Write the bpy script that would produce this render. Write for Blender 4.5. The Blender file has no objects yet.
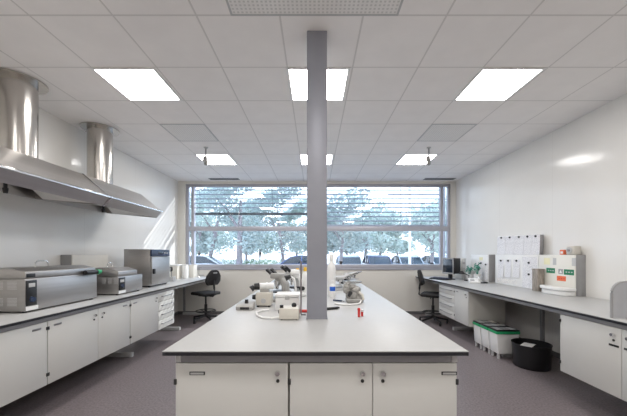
import bpy, bmesh, math, random
from mathutils import Vector, Matrix
random.seed(7)
C = bpy.context.scene.collection
PI = math.pi
H = 1.42            # eye height
CEIL = 3.135
XL, XR, YB, YF = -3.22, 3.33, 7.08, -2.6

# ------------------------------------------------------------------ materials
def new_mat(name):
    m = bpy.data.materials.new(name); m.use_nodes = True
    nt = m.node_tree
    return m, nt, nt.nodes['Principled BSDF']

def mat(name, col, rough=.5, metal=0., spec=.5, var=0., scale=8., bump=0., bscale=60., stretch=None, trans=0., coat=0.):
    m, nt, b = new_mat(name)
    b.inputs['Base Color'].default_value = (*col, 1)
    b.inputs['Roughness'].default_value = rough
    b.inputs['Metallic'].default_value = metal
    b.inputs['Specular IOR Level'].default_value = spec
    b.inputs['Coat Weight'].default_value = coat
    b.inputs['Coat Roughness'].default_value = .08
    tc = nt.nodes.new('ShaderNodeTexCoord')
    mp = nt.nodes.new('ShaderNodeMapping')
    if stretch: mp.inputs['Scale'].default_value = stretch
    nt.links.new(tc.outputs['Object'], mp.inputs['Vector'])
    if var > 0:
        n = nt.nodes.new('ShaderNodeTexNoise'); n.inputs['Scale'].default_value = scale; n.inputs['Detail'].default_value = 4
        nt.links.new(mp.outputs['Vector'], n.inputs['Vector'])
        r = nt.nodes.new('ShaderNodeValToRGB')
        r.color_ramp.elements[0].position = .3; r.color_ramp.elements[1].position = .7
        r.color_ramp.elements[0].color = (*[max(0, c*(1-var)) for c in col], 1)
        r.color_ramp.elements[1].color = (*[min(1, c*(1+var)) for c in col], 1)
        nt.links.new(n.outputs['Fac'], r.inputs['Fac'])
        nt.links.new(r.outputs['Color'], b.inputs['Base Color'])
    if bump > 0:
        n2 = nt.nodes.new('ShaderNodeTexNoise'); n2.inputs['Scale'].default_value = bscale; n2.inputs['Detail'].default_value = 3
        nt.links.new(mp.outputs['Vector'], n2.inputs['Vector'])
        bp = nt.nodes.new('ShaderNodeBump'); bp.inputs['Strength'].default_value = bump; bp.inputs['Distance'].default_value = .01
        nt.links.new(n2.outputs['Fac'], bp.inputs['Height'])
        nt.links.new(bp.outputs['Normal'], b.inputs['Normal'])
    return m

def emit_mat(name, col, strength):
    m, nt, b = new_mat(name)
    b.inputs['Base Color'].default_value = (*col, 1)
    b.inputs['Emission Color'].default_value = (*col, 1)
    b.inputs['Emission Strength'].default_value = strength
    return m

def grid_line(nt, sock, period, offset, width):
    """1 on a joint line of the given period, else 0"""
    a = nt.nodes.new('ShaderNodeMath'); a.operation = 'SUBTRACT'; a.inputs[1].default_value = offset - period*100
    nt.links.new(sock, a.inputs[0])
    d = nt.nodes.new('ShaderNodeMath'); d.operation = 'PINGPONG'; d.inputs[1].default_value = period/2
    nt.links.new(a.outputs[0], d.inputs[0])
    l = nt.nodes.new('ShaderNodeMath'); l.operation = 'LESS_THAN'; l.inputs[1].default_value = width/2
    nt.links.new(d.outputs[0], l.inputs[0])
    return l.outputs[0]

def jointed(name, col, jcol, rough, axes, width, var=.02, scale=3., bump=.0, bscale=200., spec=.5, coat=0.):
    """painted panels with joint lines; axes = list of (axis index, period, offset) in world metres"""
    m = mat(name, col, rough, var=var, scale=scale, bump=bump, bscale=bscale, spec=spec, coat=coat)
    nt = m.node_tree; b = nt.nodes['Principled BSDF']
    tc = nt.nodes.new('ShaderNodeTexCoord'); sx = nt.nodes.new('ShaderNodeSeparateXYZ')
    nt.links.new(tc.outputs['Object'], sx.inputs[0])
    f = None
    for ax, per, off in axes:
        o = grid_line(nt, sx.outputs[ax], per, off, width)
        if f is None: f = o
        else:
            mx = nt.nodes.new('ShaderNodeMath'); mx.operation = 'MAXIMUM'
            nt.links.new(f, mx.inputs[0]); nt.links.new(o, mx.inputs[1]); f = mx.outputs[0]
    mix = nt.nodes.new('ShaderNodeMix'); mix.data_type = 'RGBA'
    nt.links.new(f, mix.inputs['Factor'])
    src = b.inputs['Base Color'].links[0].from_socket
    nt.links.new(src, mix.inputs[6]); mix.inputs[7].default_value = (*jcol, 1)
    nt.links.new(mix.outputs[2], b.inputs['Base Color'])
    return m

M = {}
M['wall'] = jointed('wall_panel', (.765, .75, .72), (.67, .655, .63), .13, [(1, 1.2, .6)], .004, var=.01, spec=.3)
M['wallb'] = mat('wall_paint', (.77, .75, .70), .4, var=.015, scale=2)
M['ceil'] = jointed('ceiling_tile', (.90, .875, .855), (.70, .68, .66), .75, [(0, .6, -.25), (1, .6, .355)], .014, var=.02, scale=5, bump=.04, bscale=150)
M['floor'] = mat('vinyl_floor', (.192, .164, .170), .42, var=.28, scale=55, spec=.4, bump=.02)
M['base'] = mat('baseboard_grey', (.13, .125, .13), .5, var=.05)
M['frame'] = mat('window_aluminium', (.47, .47, .52), .4, metal=.35, var=.03)
M['framed'] = mat('window_aluminium_dark', (.17, .18, .22), .4, metal=.3, var=.03)
M['slat'] = mat('louvre_slat', (.36, .38, .43), .4, metal=.25, var=.04)
M['slatd'] = mat('louvre_rail', (.12, .13, .14), .4, metal=.3, var=.04)
M['steel'] = mat('brushed_steel', (.44, .425, .415), .42, metal=1., var=.05, scale=6, stretch=(1, .15, 8), bump=.02, bscale=40)
M['steelh'] = mat('hood_steel', (.60, .58, .565), .36, metal=1., var=.06, scale=4, stretch=(1, .2, 6), bump=.02, bscale=30)
M['duct'] = mat('duct_steel', (.56, .535, .505), .24, metal=1., var=.06, scale=5, stretch=(4, 4, .3))
M['lamin'] = mat('worktop_laminate', (.46, .46, .455), .38, var=.015, scale=30, spec=.5)
M['core'] = mat('worktop_black_core', (.018, .018, .022), .35, var=.1)
M['rail'] = mat('bench_rail_grey', (.29, .29, .30), .4, metal=.4, var=.05)
M['leg'] = mat('bench_leg_grey', (.55, .55, .55), .4, metal=.2, var=.04)
M['door'] = mat('cabinet_cream', (.63, .625, .60), .38, var=.012, scale=4)
M['carc'] = mat('cabinet_body', (.66, .645, .60), .45, var=.02, scale=4)
M['gap'] = mat('hinge_dark', (.03, .03, .03), .5, var=.1)
M['chrome'] = mat('chrome', (.72, .72, .72), .15, metal=1., var=.02)
M['handle'] = mat('handle_grey', (.33, .33, .34), .35, metal=.7, var=.04)
M['white'] = mat('white_plastic', (.80, .80, .79), .35, var=.015)
M['cream'] = mat('cream_plastic', (.70, .67, .61), .4, var=.03)
M['panelc'] = mat('panel_cream', (.76, .74, .68), .4, var=.015)
M['beige'] = mat('instrument_beige', (.62, .59, .53), .4, var=.04)
M['grey'] = mat('grey_plastic', (.33, .33, .335), .5, var=.05)
M['lgrey'] = mat('light_grey', (.50, .50, .50), .45, var=.04)
M['mgrey'] = mat('instrument_grey', (.36, .355, .34), .45, var=.12, scale=14)
M['black'] = mat('black_plastic', (.012, .012, .014), .4, var=.15)
M['blackf'] = mat('black_fabric', (.018, .017, .018), .75, var=.25, scale=60, bump=.1, bscale=300)
M['screen'] = mat('screen_glass', (.02, .03, .045), .12, var=.05, coat=.4)
M['navy'] = mat('navy_panel', (.025, .04, .085), .25, var=.08)
M['keyb'] = mat('keyboard_dark', (.045, .055, .09), .5, var=.3, scale=40)
M['green'] = mat('green_plastic', (.02, .36, .14), .4, var=.06)
M['greens'] = mat('green_label', (.0, .19, .085), .5, var=.05)
M['orange'] = mat('orange_label', (.75, .16, .06), .5, var=.05)
M['yellow'] = mat('yellow_cap', (.85, .50, .04), .4, var=.05)
M['paley'] = mat('pale_yellow_note', (.80, .77, .52), .7, var=.05)
M['blue'] = mat('blue_plastic', (.02, .13, .60), .4, var=.05)
M['red'] = mat('red_plastic', (.62, .035, .03), .35, var=.05)
M['teal'] = mat('teal_leaf', (.05, .26, .19), .5, var=.25, scale=20)
M['wood'] = mat('brown_stone', (.30, .265, .23), .6, var=.35, scale=10, stretch=(3, 3, 1))
M['column'] = mat('column_grey', (.305, .312, .355), .45, metal=.25, var=.03)
M['divider'] = mat('divider_grey', (.43, .435, .46), .5, var=.03)
M['hoodin'] = mat('hood_liner', (.88, .87, .85), .45, var=.03)
M['vent'] = None
M['lamp'] = emit_mat('lamp_diffuser', (1., .975, .95), 14.9)
M['lamptrim'] = mat('lamp_trim', (.80, .80, .79), .5, var=.01)
M['bark'] = mat('bark', (.27, .24, .25), .9, var=.3, scale=6, bump=.4, bscale=20)
M['asph'] = mat('paving', (.52, .50, .48), .9, var=.12, scale=2)
M['rim'] = mat('pale_rim', (.5, .5, .5), .3, metal=.8, var=.05)
M['tyre'] = mat('tyre', (.02, .02, .02), .8, var=.1)
M['carglass'] = mat('car_glass', (.03, .045, .06), .06, var=.05)

def paper_mat(name, lines, base=(.80, .80, .82)):
    m = mat(name, base, .7, var=.03, scale=9)
    nt = m.node_tree; b = nt.nodes['Principled BSDF']
    tc = nt.nodes.new('ShaderNodeTexCoord'); s = nt.nodes.new('ShaderNodeSeparateXYZ'); nt.links.new(tc.outputs['Object'], s.inputs[0])
    g = grid_line(nt, s.outputs[2], lines, 0, lines*.4)
    n = nt.nodes.new('ShaderNodeTexNoise'); n.inputs['Scale'].default_value = 90
    nt.links.new(tc.outputs['Object'], n.inputs['Vector'])
    gt = nt.nodes.new('ShaderNodeMath'); gt.operation = 'GREATER_THAN'; gt.inputs[1].default_value = .5; nt.links.new(n.outputs['Fac'], gt.inputs[0])
    mu = nt.nodes.new('ShaderNodeMath'); mu.operation = 'MULTIPLY'; nt.links.new(g, mu.inputs[0]); nt.links.new(gt.outputs[0], mu.inputs[1])
    mix = nt.nodes.new('ShaderNodeMix'); mix.data_type = 'RGBA'
    nt.links.new(mu.outputs[0], mix.inputs['Factor']); nt.links.new(b.inputs['Base Color'].links[0].from_socket, mix.inputs[6])
    mix.inputs[7].default_value = (.48, .48, .52, 1); nt.links.new(mix.outputs[2], b.inputs['Base Color'])
    return m
M['paper'] = paper_mat('printed_paper', .016)
M['paperw'] = paper_mat('printed_paper_warm', .02, (.80, .78, .74))

def vent_mat():
    m = mat('perforated_metal', (.83, .815, .79), .5, var=.02)
    nt = m.node_tree; b = nt.nodes['Principled BSDF']
    tc = nt.nodes.new('ShaderNodeTexCoord'); s = nt.nodes.new('ShaderNodeSeparateXYZ'); nt.links.new(tc.outputs['Object'], s.inputs[0])
    a = grid_line(nt, s.outputs[0], .03, 0, .015); c = grid_line(nt, s.outputs[1], .03, 0, .015)
    mu = nt.nodes.new('ShaderNodeMath'); mu.operation = 'MULTIPLY'; nt.links.new(a, mu.inputs[0]); nt.links.new(c, mu.inputs[1])
    mix = nt.nodes.new('ShaderNodeMix'); mix.data_type = 'RGBA'
    nt.links.new(mu.outputs[0], mix.inputs['Factor']); nt.links.new(b.inputs['Base Color'].links[0].from_socket, mix.inputs[6])
    mix.inputs[7].default_value = (.64, .63, .61, 1); nt.links.new(mix.outputs[2], b.inputs['Base Color'])
    return m
M['vent'] = vent_mat()

def leaf_mat(name, col):
    m, nt, b = new_mat(name)
    tc = nt.nodes.new('ShaderNodeTexCoord')
    n = nt.nodes.new('ShaderNodeTexNoise'); n.inputs['Scale'].default_value = 1.4; nt.links.new(tc.outputs['Object'], n.inputs['Vector'])
    r = nt.nodes.new('ShaderNodeValToRGB'); r.color_ramp.elements[0].position = .3; r.color_ramp.elements[1].position = .7
    r.color_ramp.elements[0].color = (*[c*.7 for c in col], 1); r.color_ramp.elements[1].color = (*[c*1.3 for c in col], 1)
    nt.links.new(n.outputs['Fac'], r.inputs['Fac']); nt.links.new(r.outputs['Color'], b.inputs['Base Color'])
    b.inputs['Roughness'].default_value = .45
    t = nt.nodes.new('ShaderNodeBsdfTranslucent'); nt.links.new(r.outputs['Color'], t.inputs['Color'])
    mx = nt.nodes.new('ShaderNodeMixShader'); mx.inputs[0].default_value = .45
    nt.links.new(b.outputs[0], mx.inputs[1]); nt.links.new(t.outputs[0], mx.inputs[2])
    nt.links.new(mx.outputs[0], nt.nodes['Material Output'].inputs['Surface'])
    return m
M['leafa'] = leaf_mat('leaves_dark', (.42, .49, .475))
M['leafb'] = leaf_mat('leaves_pale', (.55, .63, .59))
M['leafc'] = leaf_mat('leaves_hedge', (.36, .48, .33))

def glass_mat():
    m = bpy.data.materials.new('window_glass'); m.use_nodes = True; nt = m.node_tree; nt.nodes.clear()
    o = nt.nodes.new('ShaderNodeOutputMaterial'); t = nt.nodes.new('ShaderNodeBsdfTransparent'); g = nt.nodes.new('ShaderNodeBsdfGlossy')
    t.inputs['Color'].default_value = (.79, .86, .94, 1); g.inputs['Roughness'].default_value = .0; g.inputs['Color'].default_value = (1, 1, 1, 1)
    # Schlick reflectance, the same from both sides of the pane
    lw = nt.nodes.new('ShaderNodeLayerWeight'); lw.inputs['Blend'].default_value = .5
    pw = nt.nodes.new('ShaderNodeMath'); pw.operation = 'POWER'; pw.inputs[1].default_value = 5.; nt.links.new(lw.outputs['Facing'], pw.inputs[0])
    f = nt.nodes.new('ShaderNodeMath'); f.operation = 'MULTIPLY_ADD'; f.inputs[1].default_value = .9; f.inputs[2].default_value = .10; nt.links.new(pw.outputs[0], f.inputs[0])
    mx = nt.nodes.new('ShaderNodeMixShader')
    nt.links.new(f.outputs[0], mx.inputs[0]); nt.links.new(t.outputs[0], mx.inputs[1]); nt.links.new(g.outputs[0], mx.inputs[2]); nt.links.new(mx.outputs[0], o.inputs[0])
    return m
M['glass'] = glass_mat()

# ------------------------------------------------------------------ mesh helper
class MB:
    def __init__(s): s.bm = bmesh.new()
    def _add(s, t, mtx=None):
        if mtx is not None: bmesh.ops.transform(t, matrix=mtx, verts=t.verts)
        me = bpy.data.meshes.new('tmp'); t.to_mesh(me); t.free(); s.bm.from_mesh(me); bpy.data.meshes.remove(me); return s
    def box(s, x0, x1, y0, y1, z0, z1, bev=0., seg=2, mtx=None):
        t = bmesh.new(); bmesh.ops.create_cube(t, size=1)
        for v in t.verts: v.co = Vector((x0+(v.co.x+.5)*(x1-x0), y0+(v.co.y+.5)*(y1-y0), z0+(v.co.z+.5)*(z1-z0)))
        if bev > 0: bmesh.ops.bevel(t, geom=t.edges[:], offset=bev, segments=seg, affect='EDGES', profile=.5)
        return s._add(t, mtx)
    def cyl(s, p0, p1, r0, r1=None, n=20, mtx=None):
        p0, p1 = Vector(p0), Vector(p1); r1 = r0 if r1 is None else r1
        t = bmesh.new(); d = p1-p0
        bmesh.ops.create_cone(t, cap_ends=True, segments=n, radius1=r0, radius2=r1, depth=d.length)
        q = d.to_track_quat('Z', 'Y').to_matrix().to_4x4(); q.translation = (p0+p1)/2
        bmesh.ops.transform(t, matrix=q, verts=t.verts)
        return s._add(t, mtx)
    def tube(s, pts, r, n=8, mtx=None):
        P = [Vector(p) for p in pts]; t = bmesh.new(); rings = []
        up = Vector((0, 0, 1))
        for i, p in enumerate(P):
            d = (P[min(i+1, len(P)-1)]-P[max(i-1, 0)]).normalized()
            a = d.cross(up)
            if a.length < .05: a = d.cross(Vector((1, 0, 0)))
            a.normalize(); b = d.cross(a).normalized()
            rr = r[i] if isinstance(r, (list, tuple)) else r
            rings.append([t.verts.new(p + (a*math.cos(2*PI*k/n)+b*math.sin(2*PI*k/n))*rr) for k in range(n)])
        for u, v in zip(rings, rings[1:]):
            for k in range(n): t.faces.new((u[k], u[(k+1) % n], v[(k+1) % n], v[k]))
        t.faces.new(rings[0][::-1]); t.faces.new(rings[-1])
        bmesh.ops.recalc_face_normals(t, faces=t.faces)
        return s._add(t, mtx)
    def prism(s, poly, axis, a, b, bev=0., mtx=None):
        """poly in the two other axes (x,z for y; y,z for x; x,y for z)"""
        def P(u, v, w): return {'x': (w, u, v), 'y': (u, w, v), 'z': (u, v, w)}[axis]
        t = bmesh.new()
        A = [t.verts.new(P(u, v, a)) for u, v in poly]; B = [t.verts.new(P(u, v, b)) for u, v in poly]; n = len(poly)
        t.faces.new(A); t.faces.new(B[::-1])
        for i in range(n): t.faces.new((A[i], B[i], B[(i+1) % n], A[(i+1) % n]))
        bmesh.ops.recalc_face_normals(t, faces=t.faces)
        if bev > 0: bmesh.ops.bevel(t, geom=t.edges[:], offset=bev, segments=2, affect='EDGES', profile=.5)
        return s._add(t, mtx)
    def lathe(s, prof, c=(0, 0, 0), n=28, mtx=None):
        t = bmesh.new(); rings = []
        for r, z in prof:
            if r < 1e-5: rings.append([t.verts.new((c[0], c[1], c[2]+z))])
            else: rings.append([t.verts.new((c[0]+r*math.cos(2*PI*k/n), c[1]+r*math.sin(2*PI*k/n), c[2]+z)) for k in range(n)])
        for u, v in zip(rings, rings[1:]):
            for k in range(n):
                k2 = (k+1) % n
                if len(u) == 1 and len(v) == 1: continue
                if len(u) == 1: t.faces.new((u[0], v[k2], v[k]))
                elif len(v) == 1: t.faces.new((u[k], u[k2], v[0]))
                else: t.faces.new((u[k], u[k2], v[k2], v[k]))
        bmesh.ops.recalc_face_normals(t, faces=t.faces)
        return s._add(t, mtx)
    def ball(s, c, r, sc=(1, 1, 1), mtx=None):
        t = bmesh.new(); bmesh.ops.create_uvsphere(t, u_segments=16, v_segments=10, radius=r)
        for v in t.verts: v.co = Vector((c[0]+v.co.x*sc[0], c[1]+v.co.y*sc[1], c[2]+v.co.z*sc[2]))
        return s._add(t, mtx)
    def quad(s, *p):
        s.bm.faces.new([s.bm.verts.new(q) for q in p]); return s

WLOC = {}
def obj(name, mb, m, parent=None, label=None, smooth=True, **props):
    loc = WLOC.get(parent, Vector((0, 0, 0))) if parent else Vector((0, 0, 0))
    if loc.length: bmesh.ops.translate(mb.bm, vec=-loc, verts=mb.bm.verts)
    me = bpy.data.meshes.new(name); mb.bm.to_mesh(me); mb.bm.free()
    me.materials.append(M[m] if isinstance(m, str) else m)
    if smooth:
        for p in me.polygons: p.use_smooth = True
        me.set_sharp_from_angle(angle=math.radians(38))
    o = bpy.data.objects.new(name, me); C.objects.link(o)
    if parent:
        o.parent = parent; WLOC[o] = loc
    if label: o['label'] = label
    for k, v in props.items(): o[k] = v
    return o
def thing(name, label, cat, loc=(0, 0, 0), rz=0, group=None):
    o = bpy.data.objects.new(name, None); C.objects.link(o); o.empty_display_size = .1
    o.location = loc; o.rotation_euler = (0, 0, rz); o['label'] = label; o['category'] = cat
    if group: o['group'] = group
    WLOC[o] = Vector(loc); return o
def single(name, mb, m, label, cat, group=None, origin=None):
    o = obj(name, mb, m); o['label'] = label; o['category'] = cat
    if group: o['group'] = group
    return o
def struct(name, mb, m, parent=None):
    o = obj(name, mb, m, parent)
    o['kind'] = 'structure'
    return o
def dup(root, loc, rz, label, group=None):
    def cp(o, par):
        c = o.copy(); C.objects.link(c); c.parent = par
        for ch in list(o.children): cp(ch, c)
        return c
    r = cp(root, None); r.location = loc; r.rotation_euler = (0, 0, rz); r['label'] = label
    if group: r['group'] = group
    return r
def rotz(a, c=(0, 0, 0)): return Matrix.Translation(c) @ Matrix.Rotation(a, 4, 'Z')

# ------------------------------------------------------------------ room shell
struct('floor', MB().box(XL-.2, XR+.2, YF-.2, YB+.4, -.1, 0), 'floor')
struct('ceiling', MB().box(XL-.2, XR+.2, YF-.2, YB+.13, CEIL, CEIL+.1), 'ceil')
struct('wall_left', MB().box(XL-.2, XL, YF-.2, YB, 0, CEIL), 'wall')
struct('wall_right', MB().box(XR, XR+.2, YF-.2, YB, 0, CEIL), 'wall')
struct('wall_front', MB().box(XL, XR, YF-.2, YF, 0, CEIL), 'wallb')
WX0, WX1, WZ0, WZ1 = -3.05, 3.22, 1.07, 3.075
WT = .13
wb = MB()
wb.box(XL-.2, XR+.2, YB, YB+WT, 0, WZ0); wb.box(XL-.2, XR+.2, YB, YB+WT, WZ1, CEIL)
wb.box(XL-.2, WX0, YB, YB+WT, WZ0, WZ1); wb.box(WX1, XR+.2, YB, YB+WT, WZ0, WZ1)
struct('wall_back', wb, 'wallb')
struct('baseboard_left', MB().box(XL, XL+.012, YF, YB, 0, .07), 'base')
struct('baseboard_right', MB().box(XR-.012, XR, YF, YB, 0, .07), 'base')
struct('baseboard_back', MB().box(XL+.012, XR-.012, YB-.012, YB, 0, .07), 'base')

# window: frame, mullions, transom, panes
FY0, FY1 = YB+.03, YB+.12
w = thing('window_1', '', ''); del w['label']; del w['category']; w['kind'] = 'structure'
fr = MB()
fr.box(WX0, WX1, FY0, FY1, WZ0, WZ0+.105, .004); fr.box(WX0, WX1, FY0, FY1, WZ1-.06, WZ1, .004)
fr.box(WX0, WX0+.06, FY0, FY1, WZ0+.105, WZ1-.06, .004); fr.box(WX1-.06, WX1, FY0, FY1, WZ0+.105, WZ1-.06, .004)
struct('window_frame', fr, 'frame', w)
for x0, x1 in ((-2.925, -2.86), (0.02, .1), (2.985, 3.055)):
    struct('mullion', MB().box(x0, x1, FY0+.004, FY1-.004, WZ0+.1, WZ1-.055, .003), 'frame', w)
struct('transom', MB().box(WX0+.055, WX1-.055, FY0+.002, FY1-.002, 1.965, 2.075, .004), 'frame', w)
struct('window_sill', MB().box(WX0, WX1, YB-.02, YB+.03, WZ0-.025, WZ0+.005, .004), 'frame', w)
g = MB(); gy = (FY0+FY1)/2
xs = [WX0+.05, -2.9, .06, 3.02, WX1-.05]
for a, b_ in zip(xs, xs[1:]):
    for z0, z1 in ((WZ0+.1, 1.99), (2.05, WZ1-.05)):
        struct('window_pane', MB().quad((a, gy, z0), (b_, gy, z0), (b_, gy, z1), (a, gy, z1)), 'glass', w)

# external louvre blinds
def blind(x0, x1, zb, lab, railm):
    t = thing('louvre_blind', lab, 'blind', ((x0+x1)/2, YB+.24, zb), group='louvre blinds outside the window')
    s_ = MB(); z = 3.198; yc = YB+.24; tilt = math.radians(17)
    while z > zb+.08:
        mt = Matrix.Translation((0, yc, z)) @ Matrix.Rotation(tilt, 4, 'X')
        s_.prism([(-.04, 0), (-.03, .010), (-.012, .0145), (.012, .0125), (.04, 0), (.012, -.0125), (-.012, -.0145), (-.03, -.010)], 'x', x0, x1, mtx=mt)
        z -= .108
    obj('slat_panel', s_, 'slat', t)
    obj('bottom_rail', MB().box(x0, x1, yc-.04, yc+.04, zb, zb+.055, .006), railm, t)
    for k in range(4):
        xx = x0+.12+(x1-x0-.24)*k/3
        obj('lift_cord', MB().cyl((xx, yc-.043, zb), (xx, yc-.043, 3.31), .004, n=6), 'slatd', t)
    for xx in (x0-.02, x1+.02):
        obj('guide_rail', MB().box(xx-.014, xx+.014, yc-.03, yc+.03, 1.0, 3.35), 'frame', t)
    obj('head_box', MB().box(x0-.04, x1+.04, yc-.07, yc+.07, 3.30, 3.42, .005), 'slatd', t)
    return t
blind(-2.90, -.02, 2.37, 'left louvre blind outside the window, raised higher with a dark bottom rail', 'slatd')
blind(.12, 3.14, 2.08, 'right louvre blind outside the window, lowered down to the transom', 'frame')

# ------------------------------------------------------------------ ceiling fittings
lp = thing('ceiling_light', 'x', 'ceiling light', (0, 0, CEIL), group='square ceiling light panels')
fm = MB(); a, b_ = .297, .272; z0, z1 = CEIL-.006, CEIL
for bx in ((-a, a, -a, -b_), (-a, a, b_, a), (-a, -b_, -b_, b_), (b_, a, -b_, b_)): fm.box(*bx, z0, z1-.0005)
obj('trim_frame', fm, 'lamptrim', lp)
obj('diffuser', MB().quad((-b_, -b_, CEIL-.004), (-b_, b_, CEIL-.004), (b_, b_, CEIL-.004), (b_, -b_, CEIL-.004)), 'lamp', lp)
rows = [(-1.745, 'the row furthest behind the viewer'), (.655, 'the row overhead of the viewer'), (3.055, 'the near visible row'), (5.455, 'the far row by the window')]
cols = [(-1.77, 'left'), (.035, 'middle'), (1.84, 'right')]
first = True
for y, rl in rows:
    for x, cl in cols:
        lab = {(3.055, 'left'): 'large bright square ceiling light panel beside the near hood duct, left of the column',
               (3.055, 'middle'): 'bright square ceiling light panel partly behind the top of the column',
               (3.055, 'right'): 'large bright square ceiling light panel right of the column, nearest the right wall',
               (5.455, 'left'): 'small far square ceiling light panel behind the left hanging nozzle',
               (5.455, 'middle'): 'small far square ceiling light panel mostly hidden behind the column',
               (5.455, 'right'): 'small far square ceiling light panel behind the right hanging nozzle'}.get((y, cl), f'square ceiling light panel out of view, {cl} one of {rl}')
        if first: lp.location = (x, y, CEIL); lp['label'] = lab; first = False
        else: dup(lp, (x, y, CEIL), 0, lab)

def ceiling_vent(x0, x1, y0, y1, lab):
    t = thing('ceiling_vent', lab, 'vent', ((x0+x1)/2, (y0+y1)/2, CEIL), group='perforated ceiling vents')
    f = MB(); e = .015
    for bx in ((x0, x1, y0, y0+e), (x0, x1, y1-e, y1), (x0, x0+e, y0+e, y1-e), (x1-e, x1, y0+e, y1-e)): f.box(*bx, CEIL-.005, CEIL-.0005)
    obj('trim_frame', f, 'lgrey', t)
    obj('perforated_plate', MB().box(x0+e, x1-e, y0+e, y1-e, CEIL-.003, CEIL-.0005), 'vent', t)
ceiling_vent(-2.05, -1.45, 3.955, 4.555, 'grey perforated square ceiling vent on the left, beyond the large light panel')
ceiling_vent(1.55, 2.15, 3.955, 4.555, 'grey perforated square ceiling vent on the right, beyond the large light panel')
ceiling_vent(-.6, .6, 1.555, 2.155, 'wide perforated ceiling vent in front of the column top')
def slot_vent(x0, x1, lab):
    t = thing('slot_vent', lab, 'vent', ((x0+x1)/2, 6.84, CEIL), group='slot vents above the window')
    f = MB()
    f.box(x0, x1, 6.77, 6.79, CEIL-.008, CEIL-.0005); f.box(x0, x1, 6.90, 6.92, CEIL-.008, CEIL-.0005)
    f.box(x0, x0+.02, 6.79, 6.90, CEIL-.008, CEIL-.0005); f.box(x1-.02, x1, 6.79, 6.90, CEIL-.008, CEIL-.0005)
    obj('trim_frame', f, 'grey', t)
    obj('slot', MB().box(x0+.02, x1-.02, 6.79, 6.90, CEIL-.004, CEIL-.0005), 'gap', t)
slot_vent(-2.40, -1.72, 'dark slot vent in the ceiling above the left end of the window')
slot_vent(2.50, 3.20, 'dark slot vent in the ceiling above the right end of the window')
def nozzle(x, y, lab):
    t = thing('ceiling_nozzle', lab, 'nozzle', (x, y, CEIL), group='hanging nozzles')
    obj('ceiling_rose', MB().cyl((x, y, CEIL-.012), (x, y, CEIL-.0005), .03, .035), 'lgrey', t)
    obj('drop_rod', MB().cyl((x, y, CEIL-.16), (x, y, CEIL-.01), .012), 'handle', t)
    obj('nozzle_head', MB().cyl((x, y, CEIL-.27), (x, y, CEIL-.14), .03, .022).cyl((x, y, CEIL-.285), (x, y, CEIL-.27), .02, .03).box(x-.045, x-.01, y-.015, y+.015, CEIL-.22, CEIL-.15, .004), 'mgrey', t)
nozzle(-1.75, 4.83, 'grey nozzle hanging from the ceiling left of the column')
nozzle(1.84, 4.83, 'grey nozzle hanging from the ceiling right of the column')

# ------------------------------------------------------------------ extractor hoods
def hood(y0, y1, dy, lab):
    t = thing('extractor_hood', lab, 'extractor hood', (-2.8, (y0+y1)/2, 1.95), group='steel extractor hoods on the left wall')
    x0 = XL+.012
    outer = [(x0, 2.05), (x0, 2.34), (-2.67, 2.34), (-2.35, 2.075), (-2.43, 1.975)]
    shell = outer + [(-2.452, 1.985), (-2.375, 2.068), (-2.69, 2.315), (x0+.02, 2.315), (x0+.02, 2.05)]
    c = MB()
    c.prism(shell, 'y', y0+.018, y1-.018)
    c.prism(outer, 'y', y0, y0+.018); c.prism(outer, 'y', y1-.018, y1)
    obj('canopy', c, 'steelh', t)
    obj('lip_trim', MB().prism([(-2.352, 2.066), (-2.334, 2.066), (-2.334, 2.078), (-2.36, 2.093)], 'y', y0, y1), 'chrome', t)
    obj('seam_strip', MB().prism([(-2.665, 2.34), (-2.345, 2.076), (-2.428, 1.972), (-2.435, 1.972), (-2.352, 2.078), (-2.668, 2.348)], 'y', y0+.001, y0+.03), 'chrome', t)
    for ya, yb in ((y0+.02, y0+.40), (y1-.02, y1-.40)):
        f = MB(); dz = .012
        P = [(-2.455, ya, 1.992), (-3.10, ya, 2.045), (-3.10, yb, 2.30), (-2.66, yb, 2.30), (-2.40, ya+(yb-ya)*.3, 2.07)]
        for off in (0, dz):
            f.bm.faces.new([f.bm.verts.new((x, y, z+off)) for x, y, z in P])
        bmesh.ops.bridge_loops(f.bm, edges=f.bm.edges[:]); bmesh.ops.recalc_face_normals(f.bm, faces=f.bm.faces)
        obj('liner_panel', f, 'hoodin', t)
    yk = y0+.42
    obj('lamp_socket', MB().cyl((-2.72, yk, 1.98), (-2.72, yk, 2.31), .014).cyl((-2.72, yk, 1.955), (-2.72, yk, 2.0), .016, .022), 'black', t)
    d = obj('duct', MB().cyl((-2.93, dy, 2.335), (-2.93, dy, CEIL-.012), .147, n=48), 'duct', t)
    obj('collar', MB().lathe([(.15, 0), (.165, .0), (.165, .02), (.15, .03)], (-2.93, dy, 2.338), 40), 'chrome', d)
    obj('flange', MB().lathe([(.147, 0), (.225, 0), (.225, .012), (.147, .012)], (-2.93, dy, CEIL-.018), 48), 'duct', d)
hood(2.22, 3.44, 2.97, 'near stainless steel extractor hood with duct at left edge of picture')
hood(3.443, 4.62, 4.10, 'far stainless steel extractor hood, its slanted end towards the window')

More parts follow.
